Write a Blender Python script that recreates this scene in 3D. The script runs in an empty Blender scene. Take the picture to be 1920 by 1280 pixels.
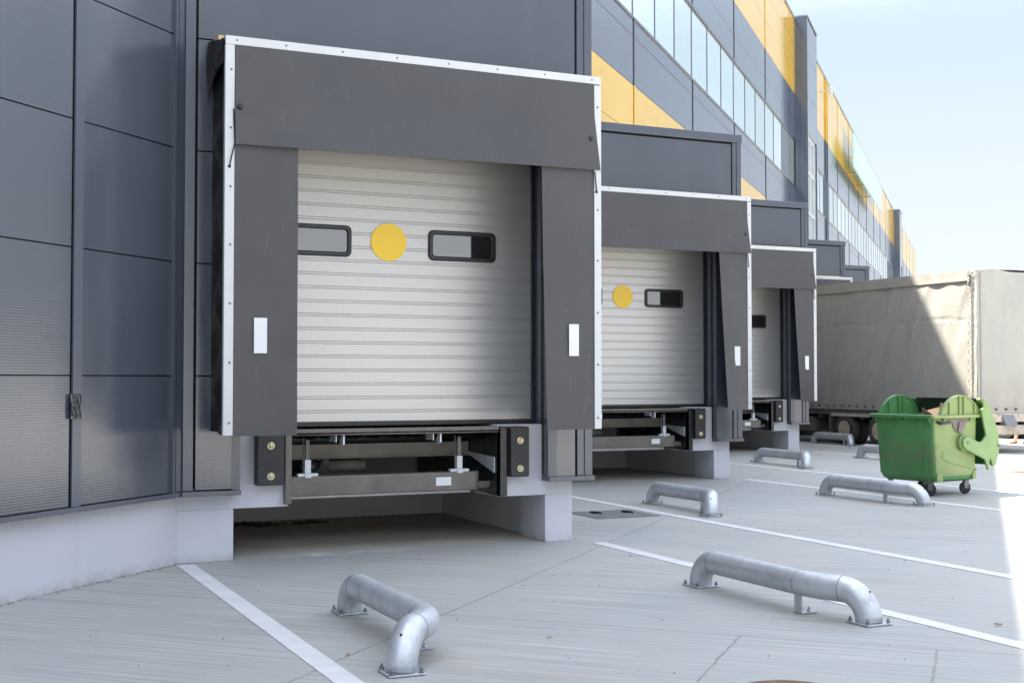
import bpy, bmesh, math, random
from mathutils import Vector, Matrix, noise
random.seed(7)
R = math.radians
S2 = 2 ** .5
sc = bpy.context.scene
col = sc.collection

# ------------------------------------------------------------------ helpers: objects
def wm(o):
    m = o.matrix_basis.copy()
    if o.parent: m = wm(o.parent) @ o.matrix_parent_inverse @ m
    return m
def put(o, parent=None):
    col.objects.link(o)
    if parent is not None:
        o.parent = parent
        o.matrix_parent_inverse = wm(parent).inverted()
    return o
def tag(o, label=None, cat=None, group=None, kind=None):
    if label: o['label'] = label
    if cat: o['category'] = cat
    if group: o['group'] = group
    if kind: o['kind'] = kind
    return o
def empty(name, loc, rz=0.0):
    o = bpy.data.objects.new(name, None)
    o.location = loc; o.rotation_euler = (0, 0, rz); o.empty_display_size = .2
    return put(o)
def children(o): return [c for c in bpy.data.objects if c.parent == o]
def copy_tree(o, parent=None, shift=None):
    c = o.copy(); col.objects.link(c)
    c.parent = parent
    c.matrix_parent_inverse = o.matrix_parent_inverse.copy()
    if shift is not None: c.location = Vector(o.location) + Vector(shift)
    for ch in children(o): copy_tree(ch, c)
    return c
class MB:
    def __init__(s): s.bm = bmesh.new(); s.M = Matrix.Identity(4)
    def v(s, p): return s.bm.verts.new(s.M @ Vector(p))
    def f(s, vs, m=0, smooth=False):
        try: fc = s.bm.faces.new(vs)
        except ValueError: return None
        fc.material_index = m; fc.smooth = smooth
        return fc
    def box(s, x0, x1, y0, y1, z0, z1, m=0):
        v = [s.v((x, y, z)) for z in (z0, z1) for y in (y0, y1) for x in (x0, x1)]
        for q in ((0,2,3,1),(4,5,7,6),(0,1,5,4),(2,6,7,3),(0,4,6,2),(1,3,7,5)): s.f([v[i] for i in q], m)
        return s
    def prism(s, pts, ax, lo, hi, m=0, smooth=False):
        def P(a, b, t): return {'x': (t, a, b), 'y': (a, t, b), 'z': (a, b, t)}[ax]
        A = [s.v(P(a, b, lo)) for a, b in pts]; B = [s.v(P(a, b, hi)) for a, b in pts]
        n = len(pts)
        s.f(A[::-1], m); s.f(B, m)
        for i in range(n): s.f([A[i], A[(i+1) % n], B[(i+1) % n], B[i]], m, smooth)
        return s
    def rings(s, rr, m=0, smooth=True, cap=(True, True), closed=True):
        V = [[s.v(p) for p in r] for r in rr]; n = len(rr[0])
        for i in range(len(V) - 1):
            for j in range(n if closed else n - 1):
                s.f([V[i][j], V[i][(j+1) % n], V[i+1][(j+1) % n], V[i+1][j]], m, smooth)
        if cap[0]: s.f(V[0][::-1], m)
        if cap[1]: s.f(V[-1], m)
        return s
    def tube(s, path, r, n=16, m=0, cap=(True, True)):
        pts = [Vector(p) for p in path]; rr = []
        rad = r if isinstance(r, (list, tuple)) else [r] * len(pts)
        t = (pts[1] - pts[0]).normalized()
        u = t.orthogonal().normalized()
        for i, p in enumerate(pts):
            a = pts[max(i-1, 0)]; b = pts[min(i+1, len(pts)-1)]
            t2 = (b - a).normalized()
            u = (u - t2 * u.dot(t2)).normalized(); w = t2.cross(u)
            rr.append([p + (u * math.cos(k*2*math.pi/n) + w * math.sin(k*2*math.pi/n)) * rad[i] for k in range(n)])
        return s.rings(rr, m, True, cap)
    def cyl(s, c, ax, r, h0, h1, n=20, m=0):
        d = {'x': Vector((1,0,0)), 'y': Vector((0,1,0)), 'z': Vector((0,0,1))}[ax]
        u = d.orthogonal().normalized(); w = d.cross(u); c = Vector(c)
        rr = [[c + d*h + (u*math.cos(k*2*math.pi/n) + w*math.sin(k*2*math.pi/n))*r for k in range(n)] for h in (h0, h1)]
        return s.rings(rr, m, True)
    def lathe(s, c, ax, prof, n=28, m=0):
        d = {'x': Vector((1,0,0)), 'y': Vector((0,1,0)), 'z': Vector((0,0,1))}[ax]
        u = d.orthogonal().normalized(); w = d.cross(u); c = Vector(c)
        rr = [[c + d*h + (u*math.cos(k*2*math.pi/n) + w*math.sin(k*2*math.pi/n))*r for k in range(n)] for r, h in prof]
        return s.rings(rr, m, True)
    def grid(s, fn, nu, nv, m=0, smooth=True):
        V = [[s.v(fn(i/nu, j/nv)) for j in range(nv+1)] for i in range(nu+1)]
        for i in range(nu):
            for j in range(nv): s.f([V[i][j], V[i+1][j], V[i+1][j+1], V[i][j+1]], m, smooth)
        return s
    def build(s, name, mats, parent=None, bevel=0, seg=2, solid=0, sub=0, rz=0):
        bmesh.ops.recalc_face_normals(s.bm, faces=s.bm.faces) if solid == 0 else None
        me = bpy.data.meshes.new(name); s.bm.to_mesh(me); s.bm.free()
        for mt in (mats if isinstance(mats, (list, tuple)) else [mats]): me.materials.append(mt)
        o = bpy.data.objects.new(name, me)
        if rz: o.rotation_euler = (0, 0, rz)
        if solid:
            k = o.modifiers.new('thick', 'SOLIDIFY'); k.thickness = solid; k.offset = 0
            k = o.modifiers.new('es', 'EDGE_SPLIT'); k.split_angle = R(50)
        if bevel:
            k = o.modifiers.new('bevel', 'BEVEL'); k.width = bevel; k.segments = seg; k.limit_method = 'ANGLE'; k.angle_limit = R(40)
        if sub:
            k = o.modifiers.new('sub', 'SUBSURF'); k.levels = sub; k.render_levels = sub
        return put(o, parent)

# ------------------------------------------------------------------ helpers: materials
class NT:
    def __init__(s, name):
        s.mat = bpy.data.materials.new(name); s.mat.use_nodes = True
        s.t = s.mat.node_tree; s.n = s.t.nodes; s.b = s.n['Principled BSDF']
        s._pos = None
    def link(s, a, b): s.t.links.new(a, b)
    def pos(s):
        if s._pos is None: s._pos = s.n.new('ShaderNodeNewGeometry').outputs['Position']
        return s._pos
    def obj(s): return s.n.new('ShaderNodeTexCoord').outputs['Object']
    def setin(s, sock, v):
        if hasattr(v, 'links') or isinstance(v, bpy.types.NodeSocket): s.link(v, sock)
        elif isinstance(v, (tuple, list)) and len(v) == 3 and sock.type == 'RGBA': sock.default_value = (*v, 1)
        else: sock.default_value = v
    def m(s, op, a, b=0.0, c=0.0):
        n = s.n.new('ShaderNodeMath'); n.operation = op
        s.setin(n.inputs[0], a); s.setin(n.inputs[1], b); s.setin(n.inputs[2], c)
        return n.outputs[0]
    def xyz(s, vec):
        n = s.n.new('ShaderNodeSeparateXYZ'); s.link(vec, n.inputs[0]); return n.outputs
    def comb(s, x, y, z):
        n = s.n.new('ShaderNodeCombineXYZ')
        for i, v in enumerate((x, y, z)): s.setin(n.inputs[i], v)
        return n.outputs[0]
    def noise(s, vec, scale, detail=4, rough=.55, scl=None):
        if scl is not None:
            mp = s.n.new('ShaderNodeMapping'); s.link(vec, mp.inputs[0]); mp.inputs['Scale'].default_value = scl; vec = mp.outputs[0]
        n = s.n.new('ShaderNodeTexNoise'); s.link(vec, n.inputs['Vector'])
        n.inputs['Scale'].default_value = scale; n.inputs['Detail'].default_value = detail; n.inputs['Roughness'].default_value = rough
        return n.outputs['Fac']
    def ramp(s, f, a, b, lo=0.0, hi=1.0):
        n = s.n.new('ShaderNodeMapRange'); n.clamp = True
        s.setin(n.inputs[0], f); n.inputs[1].default_value = a; n.inputs[2].default_value = b
        n.inputs[3].default_value = lo; n.inputs[4].default_value = hi
        return n.outputs[0]
    def mix(s, f, a, b, mode='MIX'):
        n = s.n.new('ShaderNodeMix'); n.data_type = 'RGBA'; n.blend_type = mode
        s.setin(n.inputs[0], f); s.setin(n.inputs[6], a); s.setin(n.inputs[7], b)
        return n.outputs[2]
    def bump(s, h, dist, strength=1.0, prev=None):
        n = s.n.new('ShaderNodeBump'); s.setin(n.inputs['Height'], h)
        n.inputs['Distance'].default_value = dist; n.inputs['Strength'].default_value = strength
        if prev is not None: s.link(prev, n.inputs['Normal'])
        return n.outputs[0]
    def out(s, base=None, rough=None, metal=None, normal=None, spec=None, ior=None, coat=None):
        b = s.b.inputs
        for k, v in (('Base Color', base), ('Roughness', rough), ('Metallic', metal), ('Normal', normal), ('Specular IOR Level', spec), ('IOR', ior), ('Coat Weight', coat)):
            if v is not None: s.setin(b[k], v)
        return s.mat
def pm(name, c, rough=.5, metal=0., var=.12, vs=2.5, bump=0., bs=60., spec=.5, ior=1.5, dirt=None, ds=3., dlo=.55, dhi=.75, stretch=None, rv=.06):
    t = NT(name); p = t.pos()
    n1 = t.noise(p, vs, 5, .6, stretch)
    lo = tuple(max(0, x*(1-var)) for x in c); hi = tuple(min(1, x*(1+var)) for x in c)
    base = t.mix(t.ramp(n1, .3, .7), lo, hi)
    if dirt:
        base = t.mix(t.ramp(t.noise(p, ds, 6, .65), dlo, dhi, 0, .85), base, dirt)
    r = t.ramp(t.noise(p, vs*2.3, 4), .3, .7, max(.02, rough-rv), rough+rv)
    nm = t.bump(t.noise(p, bs, 3), bump) if bump else None
    return t.out(base, r, metal, nm, spec, ior)

def cladding(name, c, ribs=0., rough=.20, pitch=.0215, ior=1.7):
    t = NT(name); p = t.pos(); x, y, z = t.xyz(p)
    big = t.noise(p, .35, 3)
    streak = t.noise(p, 1.0, 4, .6, (2.2, 2.2, .12))
    base = t.mix(t.ramp(big, .35, .65), tuple(v*.93 for v in c), tuple(v*1.05 for v in c))
    base = t.mix(t.ramp(streak, .52, .8, 0, .16), base, tuple(min(1, v*1.5+.015) for v in c))
    rg = t.ramp(t.noise(p, 1.4, 4), .3, .7, rough-.02, rough+.03)
    nm = t.bump(t.noise(p, .8, 2), .012, .5) if ribs else None       # slight oil-canning of the sheet
    if ribs:
        h = t.m('SINE', t.m('MULTIPLY', z, 2*math.pi/pitch))
        h = t.ramp(h, -.5, .5)
        nm = t.bump(h, ribs, .8, nm)
    return t.out(base, rg, 0., nm, .5, ior)

GREY = (.057, .066, .086)
YEL = (.54, .325, .012)
M = {}
M['panel'] = cladding('grey_sheet', (.052, .070, .105), 0, .12, .02, 2.0)  # same paint as the ribbed sheet; bluer sky reflection put into the colour
M['ribbed'] = cladding('ribbed_grey_sheet', GREY, .00022, .15, .0215, 1.75)
M['yellow'] = cladding('yellow_sheet', YEL, 0, .12, .02, 1.9)
M['trim'] = pm('grey_trim', (.060, .070, .094), .25, var=.04, vs=1.2, ior=1.65, rv=.015)
M['dark'] = pm('dark_joint', (.012, .014, .018), .6)
M['coping'] = pm('coping_metal', (.22, .24, .27), .35, .3)
M['black'] = pm('black_steel', (.011, .012, .014), .3, var=.3, vs=6, dirt=(.06, .055, .05), ds=9, dlo=.58, dhi=.8)
M['cross'] = pm('dusty_grey_steel', (.22, .20, .175), .55, var=.15, vs=5)
M['beam'] = pm('worn_grey_steel', (.115, .104, .092), .4, var=.2, vs=5, dirt=(.15, .135, .12), ds=14, dlo=.6, dhi=.8)
M['zinc'] = pm('zinc_plate', (.6, .62, .63), .45, .35, var=.1, vs=8)
M['white_alu'] = pm('white_aluminium', (.50, .515, .53), .38, 0.1, var=.04, vs=3)
M['white'] = pm('white_reflector', (.62, .635, .65), .4, var=.03)
M['rubber'] = pm('bumper_rubber', (.022, .022, .024), .55, var=.3, vs=14, bump=.002, bs=120, dirt=(.09, .085, .08), ds=20, dlo=.58, dhi=.78)
M['brass'] = pm('yellowed_zinc', (.55, .5, .34), .35, .8, var=.2, vs=30)
M['disc'] = pm('yellow_vinyl', (.80, .53, .03), .35, var=.03)
M['frame_black'] = pm('black_plastic', (.016, .017, .018), .38, var=.2)
M['tan'] = pm('tan_sheet', (.62, .44, .26), .6, var=.12, vs=5)
M['cord'] = pm('black_cord', (.01, .01, .011), .6)
t = NT('plastic_window'); p = t.pos()
M['pane'] = t.out(t.mix(t.ramp(t.noise(p, 60, 3), .4, .7), (.014, .014, .016), (.035, .033, .034)), .04, 0, None, .5, 3.4)
t = NT('facade_glass'); p = t.pos()
oi = t.n.new('ShaderNodeObjectInfo').outputs['Random']
gb_ = t.mix(t.ramp(oi, .0, .75), (.40, .50, .49), (.68, .79, .82))
M['glass'] = t.out(gb_, t.ramp(t.noise(p, .8, 2), .3, .7, .02, .05), .75, t.bump(t.noise(p, .5, 2), .002, .4), .5, 1.6)
# curtain: slightly scuffed dark vinyl
t = NT('curtain_vinyl'); p = t.pos()
b = t.mix(t.ramp(t.noise(p, 1.6, 4), .3, .7), (.045, .045, .050), (.053, .053, .058))
sc1 = t.m('MULTIPLY', t.ramp(t.noise(p, 5, 6, .7, (3.2, 1, .7)), .60, .72), t.ramp(t.noise(p, 1.1, 2), .5, .62))
b = t.mix(t.m('MULTIPLY', sc1, .35), b, (.22, .21, .20))
sc2 = t.m('MULTIPLY', t.ramp(t.noise(p, 1, 6, .75, (9, 1, 3.2)), .60, .70), t.ramp(t.noise(p, .9, 3), .48, .6))
b = t.mix(t.m('MULTIPLY', sc2, .30), b, (.17, .155, .14))
b = t.mix(t.ramp(t.noise(p, .7, 4, .6), .5, .75, 0, .35), b, (.085, .078, .072))
M['curtain'] = t.out(b, t.ramp(t.noise(p, 9, 4), .3, .7, .40, .52), 0, t.bump(t.noise(p, 1, 4, .6, (2.2, 1, .8)), .020, .7), .45)
t = NT('pleated_fabric'); p = t.pos()
M['fabric'] = t.out((.010, .010, .012), t.ramp(t.noise(p, 6, 4), .3, .7, .38, .55), 0, t.bump(t.noise(p, 9, 4, .6, (1, 1, .6)), .02, .8), .5)
# door: brushed, coated aluminium-like sheet
t = NT('door_sheet'); p = t.pos()
br = t.noise(p, 30, 4, .6, (5, 5, 1))
b = t.mix(t.ramp(br, .3, .7), (.448, .445, .442), (.485, .482, .478))
b = t.mix(t.ramp(t.noise(p, 2.6, 5, .65), .56, .74, 0, .14), b, (.42, .41, .40))
M['door'] = t.out(b, t.ramp(br, .3, .7, .33, .40), .5, t.bump(t.noise(p, 180, 3), .0004, .6), .5)
# concrete plinth, painted
t = NT('painted_concrete'); p = t.pos(); x, y, z = t.xyz(p)
b = t.mix(t.ramp(t.noise(p, 1.1, 5), .3, .7), (.50, .50, .54), (.555, .55, .585))
drip = t.noise(p, 2.0, 5, .65, (4, 4, .35))
b = t.mix(t.ramp(drip, .55, .8, 0, .25), b, (.36, .35, .35))
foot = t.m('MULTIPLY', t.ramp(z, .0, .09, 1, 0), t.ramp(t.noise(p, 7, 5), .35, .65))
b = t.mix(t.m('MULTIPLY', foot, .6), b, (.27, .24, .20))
b = t.mix(t.ramp(t.noise(p, 38, 3, .6), .70, .76, 0, .5), b, (.33, .32, .32))
M['plinth'] = t.out(b, .7, 0, t.bump(t.noise(p, 45, 5), .0025, .6), .3)
t = NT('raw_concrete'); p = t.pos()
b = t.mix(t.ramp(t.noise(p, 1.4, 6, .65), .3, .7), (.58, .57, .56), (.66, .65, .64))
M['pitwall'] = t.out(b, .8, 0, t.bump(t.noise(p, 30, 5), .003), .3)
# galvanised pipe
t = NT('galvanised_steel'); p = t.pos()
v = t.n.new('ShaderNodeTexVoronoi'); t.link(p, v.inputs['Vector']); v.inputs['Scale'].default_value = 42
sp = t.ramp(v.outputs['Color'], .2, .8)
b = t.mix(t.ramp(t.noise(p, 6, 5), .3, .7), (.40, .425, .45), (.54, .56, .585))
b = t.mix(t.m('MULTIPLY', sp, .25), b, (.66, .67, .68))
b = t.mix(t.ramp(t.noise(p, 4.5, 6, .7), .62, .74, 0, .7), b, (.24, .24, .245))
M['galv'] = t.out(b, t.ramp(t.noise(p, 14, 4), .3, .7, .40, .54), .62, t.bump(t.noise(p, 70, 3), .0008), .5)
M['bolt'] = pm('bolt_steel', (.2, .2, .21), .45, .7, var=.3, vs=40)
M['rust'] = pm('rusty_iron', (.15, .085, .05), .75, .1, var=.35, vs=12, bump=.004, bs=60)
M['hatch'] = pm('chequer_cover', (.17, .18, .19), .5, .3, var=.15, vs=5, bump=.002, bs=110)
t = NT('line_paint'); p = t.pos()
b = t.mix(t.ramp(t.noise(p, 5, 6, .7), .25, .75), (.50, .50, .50), (.64, .64, .635))
b = t.mix(t.ramp(t.noise(p, 17, 6, .75), .60, .70, 0, .8), b, (.36, .355, .35))
b = t.mix(t.ramp(t.noise(p, 120, 3, .6), .60, .70, 0, .5), b, (.33, .33, .33))
M['paint'] = t.out(b, .65, 0, t.bump(t.noise(p, 120, 3), .001), .3)
M['sign'] = pm('mint_sign', (.36, .62, .56), .4, var=.03, vs=.4)
# ---- ground concrete
t = NT('yard_concrete'); p = t.pos(); x, y, z = t.xyz(p)
s_ = t.m('MULTIPLY', t.m('ADD', x, y), 1/S2); a_ = t.m('MULTIPLY', t.m('SUBTRACT', x, y), 1/S2)
sa = t.comb(s_, a_, 0.0)
big = t.noise(p, .22, 6, .6); mid = t.noise(p, 1.3, 6, .65); fine = t.noise(p, 90, 3)
b = t.mix(t.ramp(big, .32, .68), (.296, .304, .296), (.392, .387, .364))
b = t.mix(t.ramp(mid, .45, .75, 0, .6), b, (.385, .360, .325))
b = t.mix(t.ramp(t.noise(p, .5, 5, .7), .52, .70, 0, .55), b, (.385, .325, .265))
b = t.mix(t.ramp(t.noise(p, .37, 4, .6, (1.3, 1, 1)), .56, .70, 0, .45), b, (.25, .285, .30))
oil = t.m('MULTIPLY', t.ramp(t.noise(p, 2.3, 5, .7), .62, .72), t.ramp(t.noise(p, .6, 3), .5, .62))
b = t.mix(t.m('MULTIPLY', oil, .45), b, (.19, .175, .165))
st1 = t.noise(sa, 1, 5, .72, (34, .55, 1)); st2 = t.noise(sa, 1, 4, .6, (9, .22, 1))
b = t.mix(t.ramp(st1, .51, .64, 0, .55), b, (.205, .215, .22))
b = t.mix(t.ramp(st1, .36, .47, .6, 0), b, (.455, .462, .458))
b = t.mix(t.ramp(st2, .50, .70, 0, .20), b, (.27, .275, .285))
b = t.mix(t.ramp(fine, .60, .72, 0, .6), b, (.15, .145, .14))
b = t.mix(t.ramp(t.noise(p, 24, 4, .7), .68, .74, 0, .55), b, (.16, .14, .12))
wob = t.m('MULTIPLY', t.m('SUBTRACT', t.noise(p, 6, 3), .5), .025)
def line(coord, at, w=.006, lo=None, hi=None, other=None):
    d = t.m('ABSOLUTE', t.m('SUBTRACT', t.m('ADD', coord, wob), at))
    k = t.ramp(d, w, w*2.4, 1, 0)
    if lo is not None: k = t.m('MULTIPLY', k, t.m('GREATER_THAN', other, lo))
    if hi is not None: k = t.m('MULTIPLY', k, t.m('LESS_THAN', other, hi))
    return k
js = [line(a_, -3.57), line(s_, 8.25, .005), line(a_, -1.48, .005, None, 8.25, s_), line(a_, -.27, .005, None, 8.25, s_),
      line(s_, 13.9, .004), line(s_, 19.6, .004), line(s_, 25.3, .004), line(a_, .9, .004, 8.25, None, s_), line(a_, 6.2, .006), line(s_, 2.6, .005),
      line(a_, -5.3, .003, 12.2, None, s_)]
jj = js[0]
for q in js[1:]: jj = t.m('MAXIMUM', jj, q)
b = t.mix(t.m('MULTIPLY', jj, t.ramp(t.noise(p, 3, 4), .3, .65, .12, .6)), b, (.15, .115, .095))
# sandy dirt blown into the dock pits (repeats with the docks)
def pit(k):
    o = 6.165*k
    fx = t.m('MULTIPLY', t.ramp(x, 2.4+o, 2.9+o), t.ramp(x, 5.6+o, 6.0+o, 1, 0))
    fy = t.m('MULTIPLY', t.ramp(t.m('ADD', y, t.m('MULTIPLY', mid, .8)), 11.95+o, 12.7+o), t.ramp(y, 14.9+o, 15.0+o, 1, 0))
    return t.m('MULTIPLY', fx, fy)
pk = t.m('ADD', t.m('ADD', pit(0), pit(1)), pit(2))
b = t.mix(t.m('MULTIPLY', pk, t.ramp(mid, .3, .7, .5, .95)), b, (.54, .47, .375))
# rusty run-off and dirt under the wheel guides
def under(gx, gy):
    ux = t.m('ABSOLUTE', t.m('SUBTRACT', t.m('ADD', x, t.m('MULTIPLY', mid, .12)), gx+.06)); uy = t.m('ABSOLUTE', t.m('SUBTRACT', y, gy))
    return t.m('MULTIPLY', t.ramp(ux, .05, .26, 1, 0), t.ramp(uy, .75, 1.12, 1, 0))
uk = under(2.72, 7.75)
for q in ((5.66, 7.74), (8.82, 13.95), (11.76, 13.83), (15.08, 20.15)): uk = t.m('MAXIMUM', uk, under(*q))
b = t.mix(t.m('MULTIPLY', uk, t.ramp(t.noise(p, 5, 5, .7), .32, .62, .05, .55)), b, (.22, .185, .155))
# lime bloom in front of the first pit
dx = t.m('MULTIPLY', t.m('SUBTRACT', x, 3.55), 1.0); dy = t.m('MULTIPLY', t.m('SUBTRACT', y, 11.72), 7.0)
dd = t.m('SQRT', t.m('ADD', t.m('MULTIPLY', dx, dx), t.m('MULTIPLY', dy, dy)))
b = t.mix(t.m('MULTIPLY', t.ramp(dd, .25, .95, 1, 0), t.ramp(t.noise(p, 4, 5, .7, (1, 3, 1)), .44, .62, 0, .75)), b, (.66, .66, .66))
hgt = t.m('ADD', t.m('MULTIPLY', st1, .7), t.m('MULTIPLY', fine, .5))
nm = t.bump(t.m('SUBTRACT', hgt, t.m('MULTIPLY', jj, 1.0)), .004, .7)
M['ground'] = t.out(b, t.ramp(mid, .3, .7, .55, .75), 0, nm, .35)
# greens
t = NT('green_plastic'); p = t.obj(); x, y, z = t.xyz(p)
b = t.mix(t.ramp(t.noise(p, 2.5, 5), .3, .7), (.052, .172, .055), (.070, .215, .068))
b = t.mix(t.ramp(t.noise(p, 12, 6, .7), .6, .74, 0, .35), b, (.14, .22, .12))
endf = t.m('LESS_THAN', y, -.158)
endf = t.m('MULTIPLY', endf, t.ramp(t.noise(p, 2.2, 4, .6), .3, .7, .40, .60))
b = t.mix(endf, b, (.31, .325, .12))              # sunlight bounced onto the end wall, mixed into its green
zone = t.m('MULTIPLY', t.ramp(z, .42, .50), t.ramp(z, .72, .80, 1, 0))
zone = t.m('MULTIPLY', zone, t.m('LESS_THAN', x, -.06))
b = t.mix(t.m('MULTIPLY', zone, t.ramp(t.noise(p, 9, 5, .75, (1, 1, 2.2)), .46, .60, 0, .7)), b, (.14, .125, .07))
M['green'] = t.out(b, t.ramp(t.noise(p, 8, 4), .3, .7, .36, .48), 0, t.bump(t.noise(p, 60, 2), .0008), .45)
M['lime'] = pm('sunlit_green', (.165, .265, .10), .42, var=.12, vs=4, dirt=(.22, .36, .13), ds=9, dlo=.62, dhi=.8)  # near lid arm: light falling on it painted as a paler green
M['binplate'] = pm('brown_grey_plate', (.15, .12, .115), .55, .1, var=.15, vs=10)
M['tyre'] = pm('tyre_rubber', (.030, .029, .029), .75, var=.25, vs=9, bump=.004, bs=40, dirt=(.10, .09, .08), ds=5, dlo=.5, dhi=.75)
M['rim'] = pm('dusty_rim', (.40, .34, .25), .6, .1, var=.25, vs=8, dirt=(.17, .11, .07), ds=9)
M['card'] = pm('cardboard', (.48, .30, .17), .8, var=.12, vs=8)
M['leaf'] = pm('dry_leaf', (.33, .17, .06), .8, var=.4, vs=9)
M['grit'] = pm('dark_grit', (.07, .055, .045), .9, var=.4, vs=30)
M['chassis'] = pm('dusty_chassis', (.085, .075, .065), .8, var=.3, vs=4, dirt=(.2, .16, .12), ds=6)
M['cream'] = pm('rusty_cream_paint', (.40, .355, .295), .6, var=.18, vs=4, dirt=(.17, .085, .045), ds=10, dlo=.54, dhi=.68)
# tarpaulin
t = NT('tarpaulin'); p = t.pos(); x, y, z = t.xyz(p)
b = t.mix(t.ramp(t.noise(p, .7, 5, .6), .3, .7), (.30, .294, .272), (.35, .343, .315))
b = t.mix(t.ramp(t.noise(p, 3, 6, .65, (1, 1, .25)), .52, .74, 0, .35), b, (.25, .245, .235))
b = t.mix(t.m('MULTIPLY', t.ramp(z, 1.0, 1.9, 1, 0), t.ramp(t.noise(p, 2.2, 5), .3, .7, .2, .6)), b, (.21, .185, .15))
w1_ = t.noise(p, 2.2, 4, .6, (1, 1, .3)); w2_ = t.noise(p, 9, 3, .6)
M['tarp'] = t.out(b, t.ramp(t.noise(p, 4, 4), .3, .7, .5, .66), 0, t.bump(w2_, .008, .5, t.bump(w1_, .06, .5)), .35)
M['skin'] = pm('skin', (.50, .27, .18), .55, var=.08, vs=14)
M['shoe'] = pm('brown_leather', (.27, .13, .065), .5, var=.2, vs=20)
M['cloth'] = pm('blue_cloth', (.09, .12, .2), .85, var=.15, vs=20)
M['hair'] = pm('dark_hair', (.03, .02, .015), .6)

# ------------------------------------------------------------------ ground
g = MB(); g.grid(lambda u, v: (-500+1000*u, -500+1000*v, 0), 4, 4)
tag(g.build('ground', M['ground']), kind='structure')
STEP = 6.165
def pline(x, y0, y1):
    m_ = MB(); m_.box(x-.075, x+.075, y0, y1, .001, .005)
    tag(m_.build('parking_line', M['paint']), kind='structure')
for k in range(5):
    o = STEP*k
    pline(2.10+o, 0.5+o, 11.53+o); pline(6.19+o, -.6+o, 11.36+o)

# ------------------------------------------------------------------ warehouse (local facade frame: x = along facade, y = depth, rotated 45 deg)
wh = empty('warehouse', (2.1, 11.65, 0))
tag(wh, 'long grey and yellow clad warehouse with a stepped row of loading docks', 'warehouse')
RZ = R(45)
FY = 6.70
cols0 = 8.18
Zs = [.655, 1.685, 2.695, 3.71, 4.72, 5.735, 6.745, 7.755, 8.77, 9.18]
ZsU = [10.98, 11.78, 12.775, 13.77, 14.76, 15.72]
def facade(name, s0, s1, mat, yel, lo_yel=None, up_yel=None, which=(0, 1)):
    """panels between s0 and s1; yel: build the yellow cells, else the grey ones"""
    m_ = MB(); edges = [s0]
    k = math.ceil((s0 + .2 - cols0)/5.75)
    while cols0 + 5.75*k < s1 - .2: edges.append(cols0 + 5.75*k); k += 1
    edges.append(s1)
    for a, b in zip(edges, edges[1:]):
        for zz in [(Zs, ZsU)[q] for q in which]:
            for z0, z1 in zip(zz, zz[1:]):
                mid_s = (a+b)/2
                isy = False
                if zz is Zs and lo_yel and lo_yel[0] < mid_s < lo_yel[1] and 3.7 < z0 and z1 < 7.8: isy = True
                if zz is ZsU and up_yel and up_yel[0] < mid_s < up_yel[1] and z0 > 12.7: isy = True
                if isy != yel: continue
                if b - a < .3: continue
                m_.box(a+.045 if a > s0 else a, b-.060 if b < s1 else b, FY, FY+.05, z0+.006, z1-.006)
        # cover strip over the vertical joint at a
        if a > s0:
            for zz in [(Zs, ZsU)[q] for q in which]:
                seg = [(z0, z1) for z0, z1 in zip(zz, zz[1:])]
                for z0, z1 in seg:
                    isy = (zz is Zs and lo_yel and lo_yel[0] <= a <= lo_yel[1]-1 and 3.7 < z0 and z1 < 7.8) or (zz is ZsU and up_yel and up_yel[0] <= a <= up_yel[1] and z0 > 12.7)
                    if bool(isy) != yel: continue
                    m_.box(a-.045, a+.06, FY-.018, FY-.001, z0, z1, 0 if yel else 1)
    return m_
stretches = [(-9, 13.93, None, None), (13.93, 50, (19.7, 43), (36.9, 60)), (53.05, 110, None, (50, 112)), (113, 147, None, (110, 150))]
for s0, s1, ly, uy in stretches:
    m_ = facade('c', s0, s1, None, False, ly, uy)
    if s0 > 53 and s0 < 60:
        for q in (60.3, 60.9): m_.box(q-.06, q+.06, FY-.06, FY-.002, 2, 12.775)
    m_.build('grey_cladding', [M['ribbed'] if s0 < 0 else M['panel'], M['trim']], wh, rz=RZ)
    for q_ in (0, 1):
        m_ = facade('c', s0, s1, None, True, ly, uy, (q_,))
        if s0 > 53 and s0 < 60 and q_:
            for q in (60.3, 60.9): m_.box(q-.06, q+.06, FY-.06, FY-.002, 12.775, 15.7)
        if len(m_.bm.verts): m_.build('yellow_cladding', M['yellow'], wh, rz=RZ)
    m_ = MB()   # dark backing behind the joints
    m_.box(s0, s1, FY+.052, FY+.09, .655, 9.17); m_.box(s0, s1, FY+.052, FY+.09, 10.98, 15.7)
    m_.box(s0, s1, FY+.5, FY+.6, 9.1, 11.05)
    m_.build('wall_backing', M['dark'], wh, rz=RZ)
    m_ = MB(); m_.box(s0, s1, FY-.045, FY+.4, 15.722, 15.80); m_.build('roof_coping', M['coping'], wh, rz=RZ)
    m_ = MB(); m_.box(s0, s1, FY-.03, FY+.30, 9.125, 9.178); m_.box(s0, s1, FY-.02, FY+.30, 10.982, 11.03)
    m_.build('window_band_trim', M['trim'], wh, rz=RZ)
m_ = MB(); m_.box(-9, 147, FY+.6, 46, 15.2, 15.4); m_.box(-9, 147, 45.6, 46, 0, 15.2); m_.box(-9, -8.6, FY+.1, 45.5, 0, 15.2); m_.box(146.6, 147, FY+.1, 45.5, 0, 15.2)
m_.build('roof', M['coping'], wh, rz=RZ)
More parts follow.
